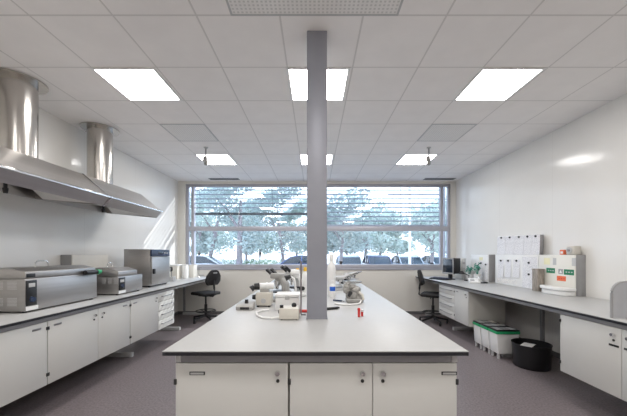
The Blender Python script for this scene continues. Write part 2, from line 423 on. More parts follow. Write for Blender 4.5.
# ------------------------------------------------------------------ benches and cabinets
def c_leg(sx, xw, xf, y, t, zt):
    """cantilever frame: foot, upright near the wall, arm below the top"""
    x_in = xw - sx*.17
    m = MB()
    up = MB().box(x_in-.02, x_in+.02, y-.02, y+.02, .058, zt-.034, .003)
    a, b2 = sorted((x_in+sx*.03, xf)); m.box(a, b2, y-.025, y+.025, .0005, .06, .004)
    m2 = MB().box(a, b2, y-.02, y+.02, zt-.034, zt, .003)
    l_ = obj('leg', up, 'rail', t)
    obj('foot_bar', m, 'leg', l_); obj('top_arm', m2, 'leg', l_)
def bench(sx, xw, xf, y0, y1, lab, zt=.90):
    """sx=+1 right wall; xw wall side x, xf front edge x"""
    t = thing('lab_bench', lab, 'bench', ((xw+xf)/2, (y0+y1)/2, 0), group='side benches')
    a, b2 = sorted((xw, xf))
    obj('worktop', MB().box(a, b2, y0, y1, zt-.006, zt, .001), 'lamin', t)
    obj('edge_core', MB().box(a+.0005, b2-.0005, y0+.0005, y1-.0005, zt-.026, zt-.006), 'core', t)
    r0, r1 = sorted((xf+sx*.018, xf+sx*.068))
    obj('front_rail', MB().box(r0, r1, y0+.02, y1-.02, zt-.062, zt-.026, .002), 'rail', t)
    for y in (.9, 4.145, 5.6, 7.0):
        c_leg(sx, xw, xf+sx*.22, y, t, zt-.0265)
    return t
bench(-1, XL+.012, -2.29, .2, 7.05, 'long white worktop with black edge along the left wall')
bench(1, XR-.012, 2.365, .2, 7.05, 'long white worktop with black edge along the right wall')

def knob(x, y, z, nx, ny, parent):
    """chrome turn knob with a small dark lock below, facing (nx,ny)"""
    k = MB(); k.cyl((x, y, z), (x+nx*.012, y+ny*.012, z), .008).cyl((x+nx*.012, y+ny*.012, z), (x+nx*.026, y+ny*.026, z), .014, .012)
    obj('knob', k, 'chrome', parent)
    obj('lock', MB().cyl((x, y, z-.045), (x+nx*.006, y+ny*.006, z-.045), .009), 'gap', parent)
def cabinet(sx, xf, depth, y0, y1, fronts, lab, low=False, z0=.285, z1=.836):
    """sx: +1 the front faces -x (right bench), -1 the front faces +x (left bench)"""
    t = thing('base_cabinet', lab, 'cabinet', (xf+sx*depth/2, (y0+y1)/2, z0), group='base cabinets under the side benches')
    def X(d0, d1): return sorted((xf+sx*d0, xf+sx*d1))
    a, b2 = X(.02, depth)
    obj('body', MB().box(a, b2, y0+.002, y1-.002, z0, z1, .002), 'carc', t)
    for kind, f0, f1, side in fronts:
        g_ = .0025
        if kind == 'door':
            a, b2 = X(0, .0195)
            d = obj('door', MB().box(a, b2, f0+g_, f1-g_, z0+.002, z1-.002, .002), 'door', t)
            ky = f0+.06 if side == 'near' else f1-.06
            knob(xf, ky, z1-.06, -sx, 0, d)
            hy = f1-.004 if side == 'near' else f0+.004
            for hz in (z0+.09, z1-.06):
                a, b2 = X(-.006, .001); obj('hinge', MB().box(a, b2, hy-.008, hy+.008, hz-.014, hz+.014, .001), 'gap', d)
            ly = ((f1-.10) if side == 'near' else f0+.10) if not low else ((f0+.06) if side == 'near' else f1-.06)
            lz = z1-.055 if not low else z1-.155
            a, b2 = X(-.003, .0005); obj('label_holder', MB().box(a, b2, ly-.04, ly+.04, lz, lz+.017, .001), 'gap' if low else 'handle', d)
        else:
            n = 4; hz = (z1-z0)/n
            for k in range(n):
                a, b2 = X(0, .0195)
                d = obj('drawer', MB().box(a, b2, f0+g_, f1-g_, z0+hz*k+.002, z0+hz*(k+1)-.002, .002), 'door', t)
                zz = z0+hz*(k+1)-.055; xo = xf-sx*.028
                obj('handle', MB().tube([(xf, f0+.09, zz), (xo, f0+.095, zz), (xo, f1-.095, zz), (xf, f1-.09, zz)], .006), 'handle', d)
    return t
LX = -2.315; RX = 2.39
cabinet(-1, LX, .58, 1.43, 2.60, [('door', 1.43, 2.01, 'far'), ('door', 2.01, 2.60, 'near')], 'cream cabinet below the big water bath, nearest cabinet of the left bench')
cabinet(-1, LX, .58, 2.605, 3.765, [('door', 2.605, 3.21, 'far'), ('door', 3.21, 3.765, 'near')], 'cream two door cabinet in the middle of the left bench, knobs side by side')
cabinet(-1, LX, .58, 3.775, 4.95, [('door', 3.775, 4.44, 'far'), ('drawer', 4.44, 4.95, '')], 'cream cabinet with a door and four drawers at far end of left bench')
cabinet(1, 2.40, .58, 4.68, 5.78, [('door', 4.68, 5.15, 'near'), ('drawer', 5.15, 5.78, '')], 'cream cabinet with four drawers and a door, right bench beside the chair')
cabinet(1, RX, .58, 1.75, 2.92, [('door', 2.335, 2.92, 'near'), ('door', 1.75, 2.335, 'far')], 'cream two door cabinet under right bench at right edge, beside black bin', low=True)

# island
isl = thing('island_bench', 'large island bench with white top and black edge in the centre', 'bench', (0, 3.7, 0))
IX0, IX1, IY0, IY1, IZ = -.783, .793, 1.542, 5.85, .92
obj('worktop', MB().box(IX0, IX1, IY0, IY1, IZ-.005, IZ, .001), 'lamin', isl)
obj('edge_core', MB().box(IX0+.0005, IX1-.0005, IY0+.0005, IY1-.0005, IZ-.0235, IZ-.005), 'core', isl)
obj('front_rail', MB().box(-.712, .732, 1.600, 1.64, .842, IZ-.0236, .002), 'rail', isl)
obj('front_rail', MB().box(-.712, .732, 5.75, 5.79, .842, IZ-.0236, .002), 'rail', isl)
for x0, x1 in ((-.742, -.713), (.733, .762)):
    obj('side_rail', MB().box(x0, x1, 1.598, 5.80, .842, IZ-.0236, .002), 'leg', isl)
for y in (2.5, 4.1, 5.6):
    m = MB(); m.box(-.03, .03, y-.03, y+.03, .06, .842, .003).box(-.62, .62, y-.03, y+.03, .0, .06, .004).box(-.70, .70, y-.02, y+.02, .80, .842, .003)
    obj('leg', m, 'leg', isl)
def icab(x0, x1, fronts, lab):
    z0, z1, yf = .285, .838, 1.598
    t = thing('base_cabinet', lab, 'cabinet', ((x0+x1)/2, 1.9, z0), group='cabinets in the island end')
    obj('body', MB().box(x0+.001, x1-.001, yf+.02, yf+.6, z0, z1, .002), 'carc', t)
    for f0, f1, side, tag_ in fronts:
        d = obj('door', MB().box(f0+.002, f1-.002, yf, yf+.0195, z0+.002, z1-.001, .002), 'door', t)
        kx = f1-.055 if side == 'r' else f0+.053
        knob(kx, yf, .790, 0, -1, d)
        hx = f0+.001 if side == 'r' else f1-.001
        obj('hinge', MB().box(hx-.007, hx+.007, yf-.005, yf+.001, .725, .755, .001), 'gap', d)
        obj('hinge', MB().box(hx-.007, hx+.007, yf-.005, yf+.001, .36, .39, .001), 'gap', d)
        if tag_:
            l_ = obj('label_holder', MB().box(tag_-.041, tag_+.041, yf-.004, yf+.0005, .776, .794, .001), 'gap', d)
            obj('card', MB().box(tag_-.035, tag_+.035, yf-.0055, yf-.003, .780, .790), 'lgrey', l_)
icab(-.742, -.140, [(-.742, -.140, 'r', -.624)], 'cream cabinet with one door, left in the front end of the island')
icab(-.134, .760, [(-.134, .310, 'r', None), (.310, .760, 'l', .717)], 'cream cabinet with two doors, right in the front end of the island')

# service column
col = thing('service_column', 'tall grey square column rising from island worktop to the ceiling', 'column', (.02, 2.38, IZ))
obj('shaft', MB().box(-.058, .096, 2.30, 2.455, IZ+.001, CEIL-.001, .004), 'column', col)
obj('base_trim', MB().box(-.062, .100, 2.296, 2.459, IZ+.0005, IZ+.012, .002), 'column', col)
obj('socket_strip', MB().box(-.02, .06, 2.454, 2.463, 1.15, 1.5, .003), 'lgrey', col)

# ------------------------------------------------------------------ left bench equipment
def water_bath(x0, x1, y0, y1, zb, zl, zr, lab, lid_y1, big):
    t = thing('water_bath', lab, 'water bath', ((x0+x1)/2, (y0+y1)/2, .9), group='stainless steel water baths')
    z0 = .915
    obj('housing', MB().box(x0, x1, y0, y1, z0, zb, .006), 'steel', t)
    for fx in (x0+.04, x1-.04):
        for fy in (y0+.04, y1-.04): obj('foot', MB().cyl((fx, fy, .9005), (fx, fy, z0), .016), 'black', t)
    lid = obj('lid', MB().prism([(x1-.002, zb+.002), (x1-.002, zl), (x1-.13, zr), (x0+.13, zr), (x0+.002, zl), (x0+.002, zb+.002)], 'y', y0+.006, lid_y1, .005), 'steel', t)
    ym = (y0+lid_y1)/2+.03; xm = (x0+x1)/2
    hw = .075 if big else .05
    obj('lid_handle', MB().tube([(xm, ym-hw, zr-.002), (xm, ym-hw*.95, zr+.04), (xm, ym-hw*.6, zr+.06), (xm, ym+hw*.6, zr+.06), (xm, ym+hw*.95, zr+.04), (xm, ym+hw, zr-.002)], .006), 'chrome', lid)
    pw = .11 if big else .13
    cp = obj('control_panel', MB().box(x1-.0005, x1+.006, y0+.008, y0+pw, z0+.045, zb-.015, .003), 'black', t)
    obj('display', MB().box(x1+.0055, x1+.008, y0+.03, y0+pw-.02, zb-.075, zb-.04, .001), 'lgrey', cp)
    obj('dial', MB().cyl((x1+.0055, y0+pw*.55, z0+.10), (x1+.022, y0+pw*.55, z0+.10), .026, .022), 'navy', cp)
    obj('rating_plate', MB().box(x1-.0005, x1+.003, y0+.008, y0+pw+.015, z0+.004, z0+.04, .001), 'white', t)
    n = 2 if big else 3
    for i in range(n):
        cx = x1-.27+i*.12 if big else x1-.2+i*.075
        wv = .08 if big else .045
        v = MB()
        for k in range(6):
            zz = zb-.09+k*.0125; v.box(cx, cx+wv, y0-.004, y0+.0005, zz, zz+.006)
        obj('vent_grille', v, 'leg', t)
        if big:
            v = MB()
            for k in range(6):
                zz = z0+.05+k*.0125; v.box(cx, cx+wv, y0-.004, y0+.0005, zz, zz+.006)
            obj('vent_grille', v, 'leg', t)
    return t, lid
t, lid = water_bath(-3.06, -2.53, 2.62, 3.49, 1.20, 1.262, 1.292, 'large long stainless steel water bath with domed lid, nearest on left bench', 3.47, True)
v = obj('valve', MB().cyl((-2.50, 3.27, 1.215), (-2.50, 3.44, 1.215), .026).box(-2.535, -2.49, 3.29, 3.33, 1.195, 1.235, .003), 'black', t)
obj('grip', MB().cyl((-2.50, 3.44, 1.215), (-2.50, 3.50, 1.215), .03, .024), 'green', v)
obj('nameplate', MB().box(-2.5325, -2.529, 2.635, 2.72, 1.212, 1.245, .002), 'black', lid)
water_bath(-2.99, -2.46, 3.76, 4.29, 1.135, 1.20, 1.245, 'smaller stainless steel water bath between the large bath and the oven', 4.17, False)

t = thing('incubator_oven', 'upright stainless steel oven with dark blue display on left bench', 'oven', (-2.74, 4.92, .9))
obj('housing', MB().box(-2.95, -2.545, 4.64, 5.22, .925, 1.495, .006), 'steel', t)
for fx in (-2.91, -2.58):
    for fy in (4.68, 5.18): obj('foot', MB().cyl((fx, fy, .9005), (fx, fy, .926), .016), 'black', t)
d = obj('door', MB().box(-2.545, -2.515, 4.645, 5.215, .945, 1.375, .006), 'steel', t)
obj('handle', MB().box(-2.516, -2.49, 4.665, 4.71, 1.11, 1.19, .006), 'black', d)
p = obj('display_panel', MB().box(-2.545, -2.518, 4.645, 5.215, 1.382, 1.49, .004), 'navy', t)
obj('display', MB().box(-2.519, -2.514, 4.83, 4.98, 1.42, 1.46, .002), 'screen', p)
for k in range(3): obj('button', MB().cyl((-2.519, 5.03+.05*k, 1.435), (-2.512, 5.03+.05*k, 1.435), .012), 'lgrey', p)
obj('dark_gap', MB().box(-2.93, -2.56, 4.66, 5.2, .91, .93), 'black', t)  # black slab stands in for the dark gap under the oven

def service_panel(sx, xw, xf, y0, y1, z1, lab):
    t = thing('service_panel', lab, 'service panel', ((xw+xf)/2, (y0+y1)/2, .9), group='service panels standing on the benches')
    a, b2 = sorted((xw, xf)); f0, f1 = sorted((xf, xf+sx*.012))
    obj('housing', MB().box(min(a+.0, b2), b2 if sx > 0 else b2-.012, y0, y1, .9005, z1, .003) if sx < 0 else MB().box(a+.012, b2, y0, y1, .9005, z1, .003), 'grey', t)
    pm = 'white' if y0 > 4 else 'panelc'
    obj('front_plate', MB().box(f0, f1, y0+.003, y1-.003, .902, z1-.002, .002) if sx > 0 else MB().box(xf-.012, xf, y0+.003, y1-.003, .902, z1-.002, .002), pm if sx > 0 else 'cream', t)
    return t
service_panel(-1, XL+.002, -3.07, 3.80, 4.46, 1.41, 'cream service panel with grey end on the left wall behind the water baths')

t = thing('dial_gauge', 'small dark round dial gauge on a stand beside the oven', 'gauge', (-2.74, 5.75, .9))
obj('base', MB().box(-2.80, -2.68, 5.70, 5.80, .9005, .985, .008), 'lgrey', t)
obj('stem', MB().cyl((-2.74, 5.75, .98), (-2.74, 5.75, 1.10), .008), 'handle', t)
f = obj('dial', MB().cyl((-2.755, 5.735, 1.13), (-2.735, 5.755, 1.13), .045), 'black', t)
obj('dial_face', MB().cyl((-2.757, 5.733, 1.13), (-2.754, 5.736, 1.13), .030), 'lgrey', f)
t = thing('storage_box', 'cream box on left bench, left of the white canister', 'box', (-2.9, 6.3, .9), group='boxes by the window')
obj('body', MB().box(-2.99, -2.84, 6.2, 6.42, .9005, 1.17, .006), 'cream', t)
obj('lid', MB().box(-2.995, -2.835, 6.195, 6.425, 1.17, 1.20, .005), 'white', t)
t = thing('canister', 'white round canister on the left bench in front of the window', 'canister', (-2.76, 6.4, .9))
obj('body', MB().lathe([(0, .0005), (.06, .0005), (.065, .01), (.065, .25), (.055, .27)], (-2.76, 6.4, .9)), 'white', t)
obj('lid', MB().lathe([(.056, .265), (.06, .27), (.06, .295), (.0, .30)], (-2.76, 6.4, .9)), 'white', t)
t = thing('storage_box', 'cream box on left bench, right of the white canister', 'box', (-2.7, 6.7, .9), group='boxes by the window')
obj('body', MB().box(-2.77, -2.66, 6.6, 6.8, .9005, 1.16, .006), 'cream', t)
obj('lid', MB().box(-2.775, -2.655, 6.595, 6.805, 1.16, 1.18, .005), 'cream', t)
t = thing('bench_tap', 'small grey bench tap at the window end of the left bench', 'tap', (-2.6, 6.75, .9))
obj('base', MB().cyl((-2.6, 6.75, .9005), (-2.6, 6.75, .93), .03, .022), 'chrome', t)
obj('spout', MB().tube([(-2.6, 6.75, .92), (-2.6, 6.75, 1.09), (-2.585, 6.75, 1.12), (-2.56, 6.75, 1.125), (-2.53, 6.75, 1.10)], .009), 'handle', t)
obj('lever', MB().box(-2.6, -2.49, 6.742, 6.758, .935, .95, .003), 'handle', t)

# ------------------------------------------------------------------ chairs
def chair_parts(t):
    # faces +x locally
    b = MB()
    seat = MB().box(-.22, .22, -.22, .22, .56, .625, .028, 3); obj('seat', seat, 'blackf', t)
    obj('seat_plate', MB().box(-.12, .12, -.1, .1, .53, .56, .005), 'black', t)
    mt = Matrix.Translation((-.235, 0, .92)) @ Matrix.Rotation(math.radians(-14), 4, 'Y')
    poly = [(-.13, -.15), (.13, -.15), (.185, -.06), (.17, .05), (.10, .15), (.05, .175), (-.05, .175), (-.10, .15), (-.17, .05), (-.185, -.06)]
    br = MB().prism(poly, 'x', -.028, .028, .014, mtx=mt)
    bo = obj('backrest', br, 'blackf', t)
    obj('grip_slot', MB().box(-.034, -.027, -.05, .05, .105, .135, .003, mtx=mt), 'grey', bo)
    obj('back_arm', MB().tube([(-.05, 0, .545), (-.22, 0, .545), (-.275, 0, .58), (-.265, 0, .70), (-.245, 0, .88)], .02), 'black', t)
    obj('tilt_lever', MB().tube([(0, -.05, .54), (-.02, -.2, .54), (-.02, -.25, .53)], .009), 'black', t)
    obj('gas_column', MB().cyl((0, 0, .10), (0, 0, .36), .03).cyl((0, 0, .36), (0, 0, .535), .018), 'black', t)
    ring = MB().tube([(.2*math.cos(2*PI*k/24), .2*math.sin(2*PI*k/24), .22) for k in range(25)], .011)
    for k in range(3): ring.tube([(0, 0, .2), (.2*math.cos(2*PI*k/3), .2*math.sin(2*PI*k/3), .22)], .008)
    obj('foot_ring', ring, 'black', t)
    for k in range(5):
        a = 2*PI*k/5+.3; c, s_ = math.cos(a), math.sin(a)
        l_ = obj('leg', MB().tube([(0.02*c, .02*s_, .12), (.15*c, .15*s_, .10), (.29*c, .29*s_, .075)], [.026, .021, .016]), 'black', t)
        obj('glide', MB().cyl((.28*c, .28*s_, .0005), (.28*c, .28*s_, .07), .024, .018), 'black', l_)
ch = thing('lab_chair', 'black swivel lab chair pulled up to left bench by the window', 'chair', (0, 0, 0), group='black lab chairs')
chair_parts(ch)
dup(ch, (2.44, 6.18, 0), math.radians(-28), 'black swivel lab chair beside the computer at the right bench')
ch.location = (-2.30, 6.35, 0); ch.rotation_euler = (0, 0, PI-.55)

# ------------------------------------------------------------------ right bench things
service_panel_1 = service_panel(1, XR-.002, 3.20, 5.52, 6.12, 1.41, 'white service panel with grey end and paper notes, beside the computer')
service_panel_2 = service_panel(1, XR-.002, 3.21, 4.30, 5.33, 1.41, 'white service panel covered in magnets and papers, below the tilted board')
service_panel_3 = service_panel(1, XR-.002, 3.20, 3.68, 4.285, 1.41, 'white service panel with green and orange labels above the rounded tray')
def W(x, y, X=3.2):
    Y = 300*X/(x-314.5); return Y, H-(y-254)*Y/300
def sticker(name, x0, y0, x1, y1, m, parent, X=3.2, th=.002):
    Ya, za = W(x0, y0, X); Yb, zb = W(x1, y1, X)
    Y0, Y1 = sorted((Ya, Yb)); ym = (Y0+Y1)/2
    zt = H-(y0-254)*ym/300; zb = max(.903, H-(y1-254)*ym/300)
    return obj(name, MB().box(X-th, X+.0005, Y0, Y1, zb, zt), m, parent), Y0, Y1, zb, zt
p3 = service_panel_3
for nm, x0, y0, x1, y1, m in (('green_label', 546.5, 268, 555, 273, 'greens'), ('green_label', 564, 269.5, 574, 275, 'greens'), ('orange_label', 557, 276, 566, 281, 'orange'),
                              ('yellow_note', 544, 258, 550, 264.5, 'paley'), ('notice_strip', 553, 258, 556.3, 265, 'lgrey'), ('notice_strip', 572, 258, 576, 266, 'lgrey'), ('pictogram', 558.5, 269, 563, 274, 'grey')):
    o, Y0, Y1, zb, zt = sticker(nm, x0, y0, x1, y1, m, p3)
    if nm in ('green_label', 'orange_label'):
        lm = MB()
        n = 3
        for k in range(n):
            aa = Y0+(Y1-Y0)*(.12+.8*k/n); lm.box(3.1972, 3.1982, aa, aa+(Y1-Y0)*.16, zb+(zt-zb)*.4, zb+(zt-zb)*.6)
        obj('label_print', lm, 'lgrey' if nm == 'green_label' else 'red', o)
    if nm == 'pictogram':
        ym = (Y0+Y1)/2; zm = (zb+zt)/2
        obj('pictogram_print', MB().prism([(ym-.02, zm-.02), (ym+.02, zm-.02), (ym, zm+.02)], 'x', 3.1970, 3.1982), 'white', o)

# papers held by magnets
def sheet(x0, y0, x1, y1, lab, X, m='paper', mag=True, grp='printed sheets pinned on the right wall'):
    ym = 300*X/((x0+x1)/2-314.5)
    Y0, Y1 = sorted((W(x0, y0, X)[0], W(x1, y1, X)[0])); zt = H-(y0-254)*ym/300; zb = H-(y1-254)*ym/300
    t = thing('paper_sheet', lab, 'paper', (X, ym, zb), group=grp)
    n = 6; bm_ = MB()
    for k in range(n):
        za, zc = zb+(zt-zb)*k/n, zb+(zt-zb)*(k+1)/n
        c0, c1 = .010*(1-k/n)**2, .010*(1-(k+1)/n)**2
        bm_.prism([(X-.0015-c0, za), (X-.0030-c0, za), (X-.0030-c1, zc), (X-.0015-c1, zc)], 'y', Y0, Y1)
    obj('sheet', bm_, m, t)
    if mag:
        zz = zt-.02; obj('magnet', MB().cyl((X-.003, ym, zz), (X-.016, ym, zz), .017, .014), 'black', t)
sheet(479.3, 262, 483.3, 279, 'printed sheet below the yellow note on the panel beside the computer', 3.2)
sheet(484, 263.5, 488.2, 280, 'printed sheet next to the grey end of the panel beside the computer', 3.2)
t = single('sticky_note', MB().box(3.197, 3.1995, *sorted((W(479.5, 258)[0], W(482.8, 258)[0])), 1.30, 1.36), 'paley', 'yellow sticky note on the panel beside the computer', 'note')
for i, (a, b2) in enumerate(((498.5, 503.8), (505.8, 511.2), (513.5, 520))):
    sheet(a, 259.5, b2, 277.5, ['leftmost of the three small sheets hanging on the lower papered panel', 'middle one of three small sheets hanging on the lower papered panel', 'rightmost of the three small sheets hanging on the lower papered panel'][i], 3.21)
t = service_panel_2
for xx, yy in ((529, 262.8), (529, 274.3)):
    Y, z = W(xx, yy, 3.21); obj('magnet', MB().cyl((3.211, Y, z), (3.196, Y, z), .017, .014), 'black', t)
o, *_ = sticker('notice_sheet', 522.5, 256.8, 537, 290, 'paper', t, 3.21, .0015)
o, *_ = sticker('notice_sheet', 497, 279, 517, 283.2, 'paperw', t, 3.21, .0015)
# tilted board standing on the panels
t = thing('notice_board', 'white notice board standing on the papered panel against the wall', 'notice board', (3.26, 4.85, 1.41))
obj('board', MB().prism([(4.36, 1.411), (5.33, 1.411), (5.31, 1.735), (4.34, 1.70)], 'x', 3.245, 3.275, .003), 'white', t)
obj('edge_cap', MB().prism([(4.335, 1.411), (4.357, 1.411), (4.337, 1.70), (4.315, 1.70)], 'x', 3.243, 3.30, .002), 'grey', t)
for i, (a, b2) in enumerate(((497.5, 505.6), (505.8, 514.4), (514.6, 523.8), (524.0, 531.6), (531.8, 540.2))):
    sheet(a, 236.6-(a-498.5)*.055, b2, 254.6, [f'{n_} of the five sheets along the top of the notice board' for n_ in ('first from the left', 'second from the left', 'middle', 'fourth from the left', 'rightmost')][i], 3.243, grp='sheets on the notice board')

t = thing('marbled_box', 'brown marbled box between papered panel and rounded white tray', 'box', (3.14, 4.21, .9))
obj('body', MB().box(3.095, 3.19, 4.16, 4.27, .9005, 1.20, .004), 'wood', t)
obj('lid', MB().box(3.09, 3.194, 4.155, 4.275, 1.2, 1.213, .003), 'wood', t)
t = thing('rounded_tray', 'white rounded tray on the right bench under the green labels', 'tray', (3.12, 3.89, .9))
def half(ry, rx, xc, yc, n=18): return [(xc-rx*math.sin(PI*k/n)**.6, yc-ry*math.cos(PI*k/n)) for k in range(n+1)]
obj('base', MB().prism(half(.225, .15, 3.19, 3.89), 'z', .9005, .955, .008), 'white', t)
obj('rim', MB().prism(half(.24, .17, 3.19, 3.89), 'z', .963, 1.0, .008), 'white', t)
obj('seam', MB().prism(half(.22, .145, 3.19, 3.89), 'z', .954, .964), 'lgrey', t)
t = thing('timer_clock', 'beige bench timer with round dial on top of the labelled panel', 'clock', (3.25, 3.76, 1.41))
obj('case', MB().box(3.21, 3.30, 3.71, 3.83, 1.411, 1.52, .012), 'beige', t)
f = obj('dial', MB().cyl((3.212, 3.775, 1.467), (3.198, 3.775, 1.467), .040), 'lgrey', t)
obj('dial_knob', MB().cyl((3.199, 3.775, 1.467), (3.186, 3.775, 1.467), .017), 'grey', f)
t = thing('small_box', 'small orange and white box beside the timer on the labelled panel', 'box', (3.25, 3.9, 1.41))
obj('body', MB().box(3.215, 3.29, 3.865, 3.935, 1.411, 1.475, .003), 'orange', t)
obj('window_label', MB().box(3.212, 3.216, 3.882, 3.918, 1.425, 1.455), 'white', t)

# bench divider
prof = [(2.42, .9005), (2.42, 1.10)] + [(2.51-.09*math.cos(PI/2*k/8), 1.10+.09*math.sin(PI/2*k/8)) for k in range(1, 9)] + [(XR-.005, 1.19), (XR-.005, .9005)]
t = thing('bench_divider', 'grey rounded divider screen standing across the right bench', 'divider', (2.9, 2.44, .9))
obj('panel', MB().prism(prof, 'y', 2.432, 2.452), 'divider', t)
edge = [(x-.0 if i else x, 2.442, z) for i, (x, z) in enumerate(prof[:-1])]
obj('edge_trim', MB().tube(edge, .011, 8), 'grey', t)

# computer
mt = Matrix.Translation((2.76, 6.13, .9)) @ Matrix.Rotation(math.radians(20), 4, 'Z')   # local -x is the screen side
t = thing('computer_monitor', 'black computer monitor on right bench by the window corner', 'monitor', (2.78, 6.14, .9))
cs = obj('casing', MB().box(-.045, .0, -.15, .15, .115, .44, .008, mtx=mt).box(.0, .15, -.14, .14, .12, .435, .012, mtx=mt), 'black', t)
obj('screen', MB().box(-.048, -.044, -.128, .128, .145, .415, .001, mtx=mt), 'screen', t)
bz = MB()
for bx in ((-.15, .15, .115, .145), (-.15, .15, .415, .44), (-.15, -.128, .145, .415), (.128, .15, .145, .415)):
    bz.box(-.0495, -.0445, bx[0], bx[1], bx[2], bx[3], .001, mtx=mt)
obj('bezel', bz, 'grey', t)
obj('stand', MB().box(.0, .04, -.04, .04, .01, .14, .004, mtx=mt).cyl((0.02, 0, .001), (.02, 0, .018), .10, .09, mtx=mt), 'black', t)
mt2 = Matrix.Translation((2.56, 6.12, .901)) @ Matrix.Rotation(math.radians(28), 4, 'Z')
t = thing('keyboard', 'dark blue keyboard in front of the monitor on right bench', 'keyboard', (2.56, 6.12, .9))
obj('body', MB().prism([(-.08, 0), (.08, 0), (.08, .03), (-.08, .014)], 'y', -.21, .21, .003, mtx=mt2), 'black', t)
ks = MB()
for i in range(5):
    for j in range(14):
        zc = .018+.0032*i; ks.box(-.066+i*.027, -.066+i*.027+.021, -.195+j*.028, -.195+j*.028+.022, zc, zc+.010, mtx=mt2)
obj('keys', ks, 'keyb', t)
t = thing('computer_tower', 'slim beige computer tower behind the black monitor', 'computer', (3.06, 6.3, .9))
obj('case', MB().box(3.02, 3.10, 6.15, 6.5, .9005, 1.33, .006), 'beige', t)
fp = obj('front_panel', MB().box(3.023, 3.097, 6.143, 6.151, .905, 1.325, .003), 'lgrey', t)
obj('drive_slot', MB().box(3.032, 3.088, 6.139, 6.145, 1.22, 1.25, .001), 'grey', fp)
obj('power_button', MB().cyl((3.06, 6.144, 1.12), (3.06, 6.138, 1.12), .012), 'grey', fp)
mt3 = Matrix.Translation((2.9, 5.45, .9005)) @ Matrix.Rotation(math.radians(70), 4, 'Z')
t = thing('telephone', 'white desk telephone with black cord end on right bench', 'telephone', (2.9, 5.45, .9))
obj('body', MB().prism([(-.11, 0), (.11, 0), (.11, .075), (.05, .07), (-.11, .025)], 'y', -.09, .09, .006, mtx=mt3), 'white', t)
obj('handset', MB().tube([(.09, -.07, .1), (.03, -.07, .105), (-.05, -.07, .075), (-.10, -.07, .055)], [.024, .015, .015, .024], mtx=mt3), 'white', t)
obj('keypad', MB().box(-.06, .02, 0.0, .07, .045, .056, .002, mtx=mt3 @ Matrix.Rotation(math.radians(-15), 4, 'Y')), 'grey', t)
obj('cord', MB().tube([(-.10, -.09, .012), (-.14, -.13, .012), (-.11, -.19, .012), (-.04, -.2, .012), (.0, -.15, .012)], .011, mtx=mt3), 'black', t)
def plant(x, y, h, lab, sc):
    t = thing('potted_plant', lab, 'plant', (x, y, .9), group='small plants on the right bench')
    obj('pot', MB().lathe([(0, .0005), (.045, .0005), (.06, .10*sc), (.064, .12*sc), (.055, .12*sc), (.05, .10*sc), (0, .10*sc)], (x, y, .9)), 'white', t)
    st = MB(); lf = MB()
    for k in range(9):
        a = k*2.4; r = .015+.02*random.random(); zt = .9+h*(.72+.28*random.random())
        tip = Vector((x+r*math.cos(a)*1.4, y+r*math.sin(a)*1.4, zt))
        st.tube([(x+.01*math.cos(a), y+.01*math.sin(a), .9+.1*sc), tip], .0035, 5)
        for j in range(2):
            q = Matrix.Translation(tip-Vector((0, 0, .03*j))) @ Matrix.Rotation(a+j*1.5, 4, 'Z') @ Matrix.Rotation(.6, 4, 'Y')
            lf.ball((.02, 0, 0), .030, (1, .6, .12), mtx=q)
    obj('stem', st, 'teal', t); obj('foliage', lf, 'teal', t)
plant(3.07, 5.66, .36, 'small dark teal plant in white pot next to the papered panel', 1.2)
plant(3.10, 6.0, .30, 'small pale teal plant in white pot close behind the monitor', 1.0)
mt4 = Matrix.Translation((2.98, 5.82, .9)) @ Matrix.Rotation(.6, 4, 'Z')
t = thing('desk_lamp', 'low black desk lamp lying folded between monitor and telephone', 'lamp', (2.98, 5.82, .9))
obj('base', MB().lathe([(0, .0005), (.07, .0005), (.065, .02), (0, .025)], (0, 0, 0), mtx=mt4), 'black', t)
obj('arm', MB().tube([(0, 0, .02), (0, -.02, .10), (0, .12, .16)], .009, mtx=mt4), 'black', t)
obj('shade', MB().lathe([(.02, .06), (.035, .04), (.055, 0), (.05, 0), (.03, .04), (0, .055)], (0, .13, .125), mtx=mt4), 'black', t)

# bins under the bench
def bin_(y0, y1, lab, cols_):
    t = thing('storage_bin', lab, 'bin', (2.63, (y0+y1)/2, 0), group='white bins with green rims under the right bench')
    x0, x1 = 2.46, 2.765
    b = MB(); e = .008
    b.prism([(x0+.02, .068), (x1-.02, .068), (x1, .34), (x0, .34)], 'y', y0+e, y1-e, .008)
    obj('body', b, 'white', t)
    obj('rim', MB().box(x0-.006, x1+.006, y0, y1, .335, .372, .005), 'green', t)
    lid_ = obj('lid', MB().box(x0-.004, x1+.004, y0+.004, y1-.004, .372, .392, .004), 'black', t)
    for i, c in enumerate(cols_):
        a = x0+.02+i*.092; obj('waste_label', MB().box(a, a+.078, y0+.03, y1-.03, .391, .3945, .001), c, lid_)
    for fx in (x0+.04, x1-.04):
        for fy in (y0+.034, y1-.034): obj('foot', MB().cyl((fx, fy, .0005), (fx, fy, .07), .018), 'lgrey', t)
bin_(4.04, 4.24, 'white bin with green rim nearest the black bin, frontmost of three', ('lgrey', 'grey', 'lgrey'))
bin_(4.25, 4.45, 'white bin with green rim, middle one of the three', ('grey', 'lgrey', 'mgrey'))
bin_(4.46, 4.66, 'white bin with green rim furthest away, next to the drawer cabinet', ('lgrey', 'grey', 'beige'))
t = thing('waste_bin', 'round black waste bin on the floor under the right bench', 'bin', (2.745, 3.80, 0))
obj('body', MB().lathe([(0, .001), (.19, .001), (.198, .012), (.208, .28), (.215, .288), (.215, .296), (.204, .296), (.192, .03), (0, .025)], (2.745, 3.80, 0), 40), 'black', t)
t2 = thing('paper_scrap', 'white paper sheet hanging over the edge of the black bin', 'paper', (2.63, 3.69, .296))
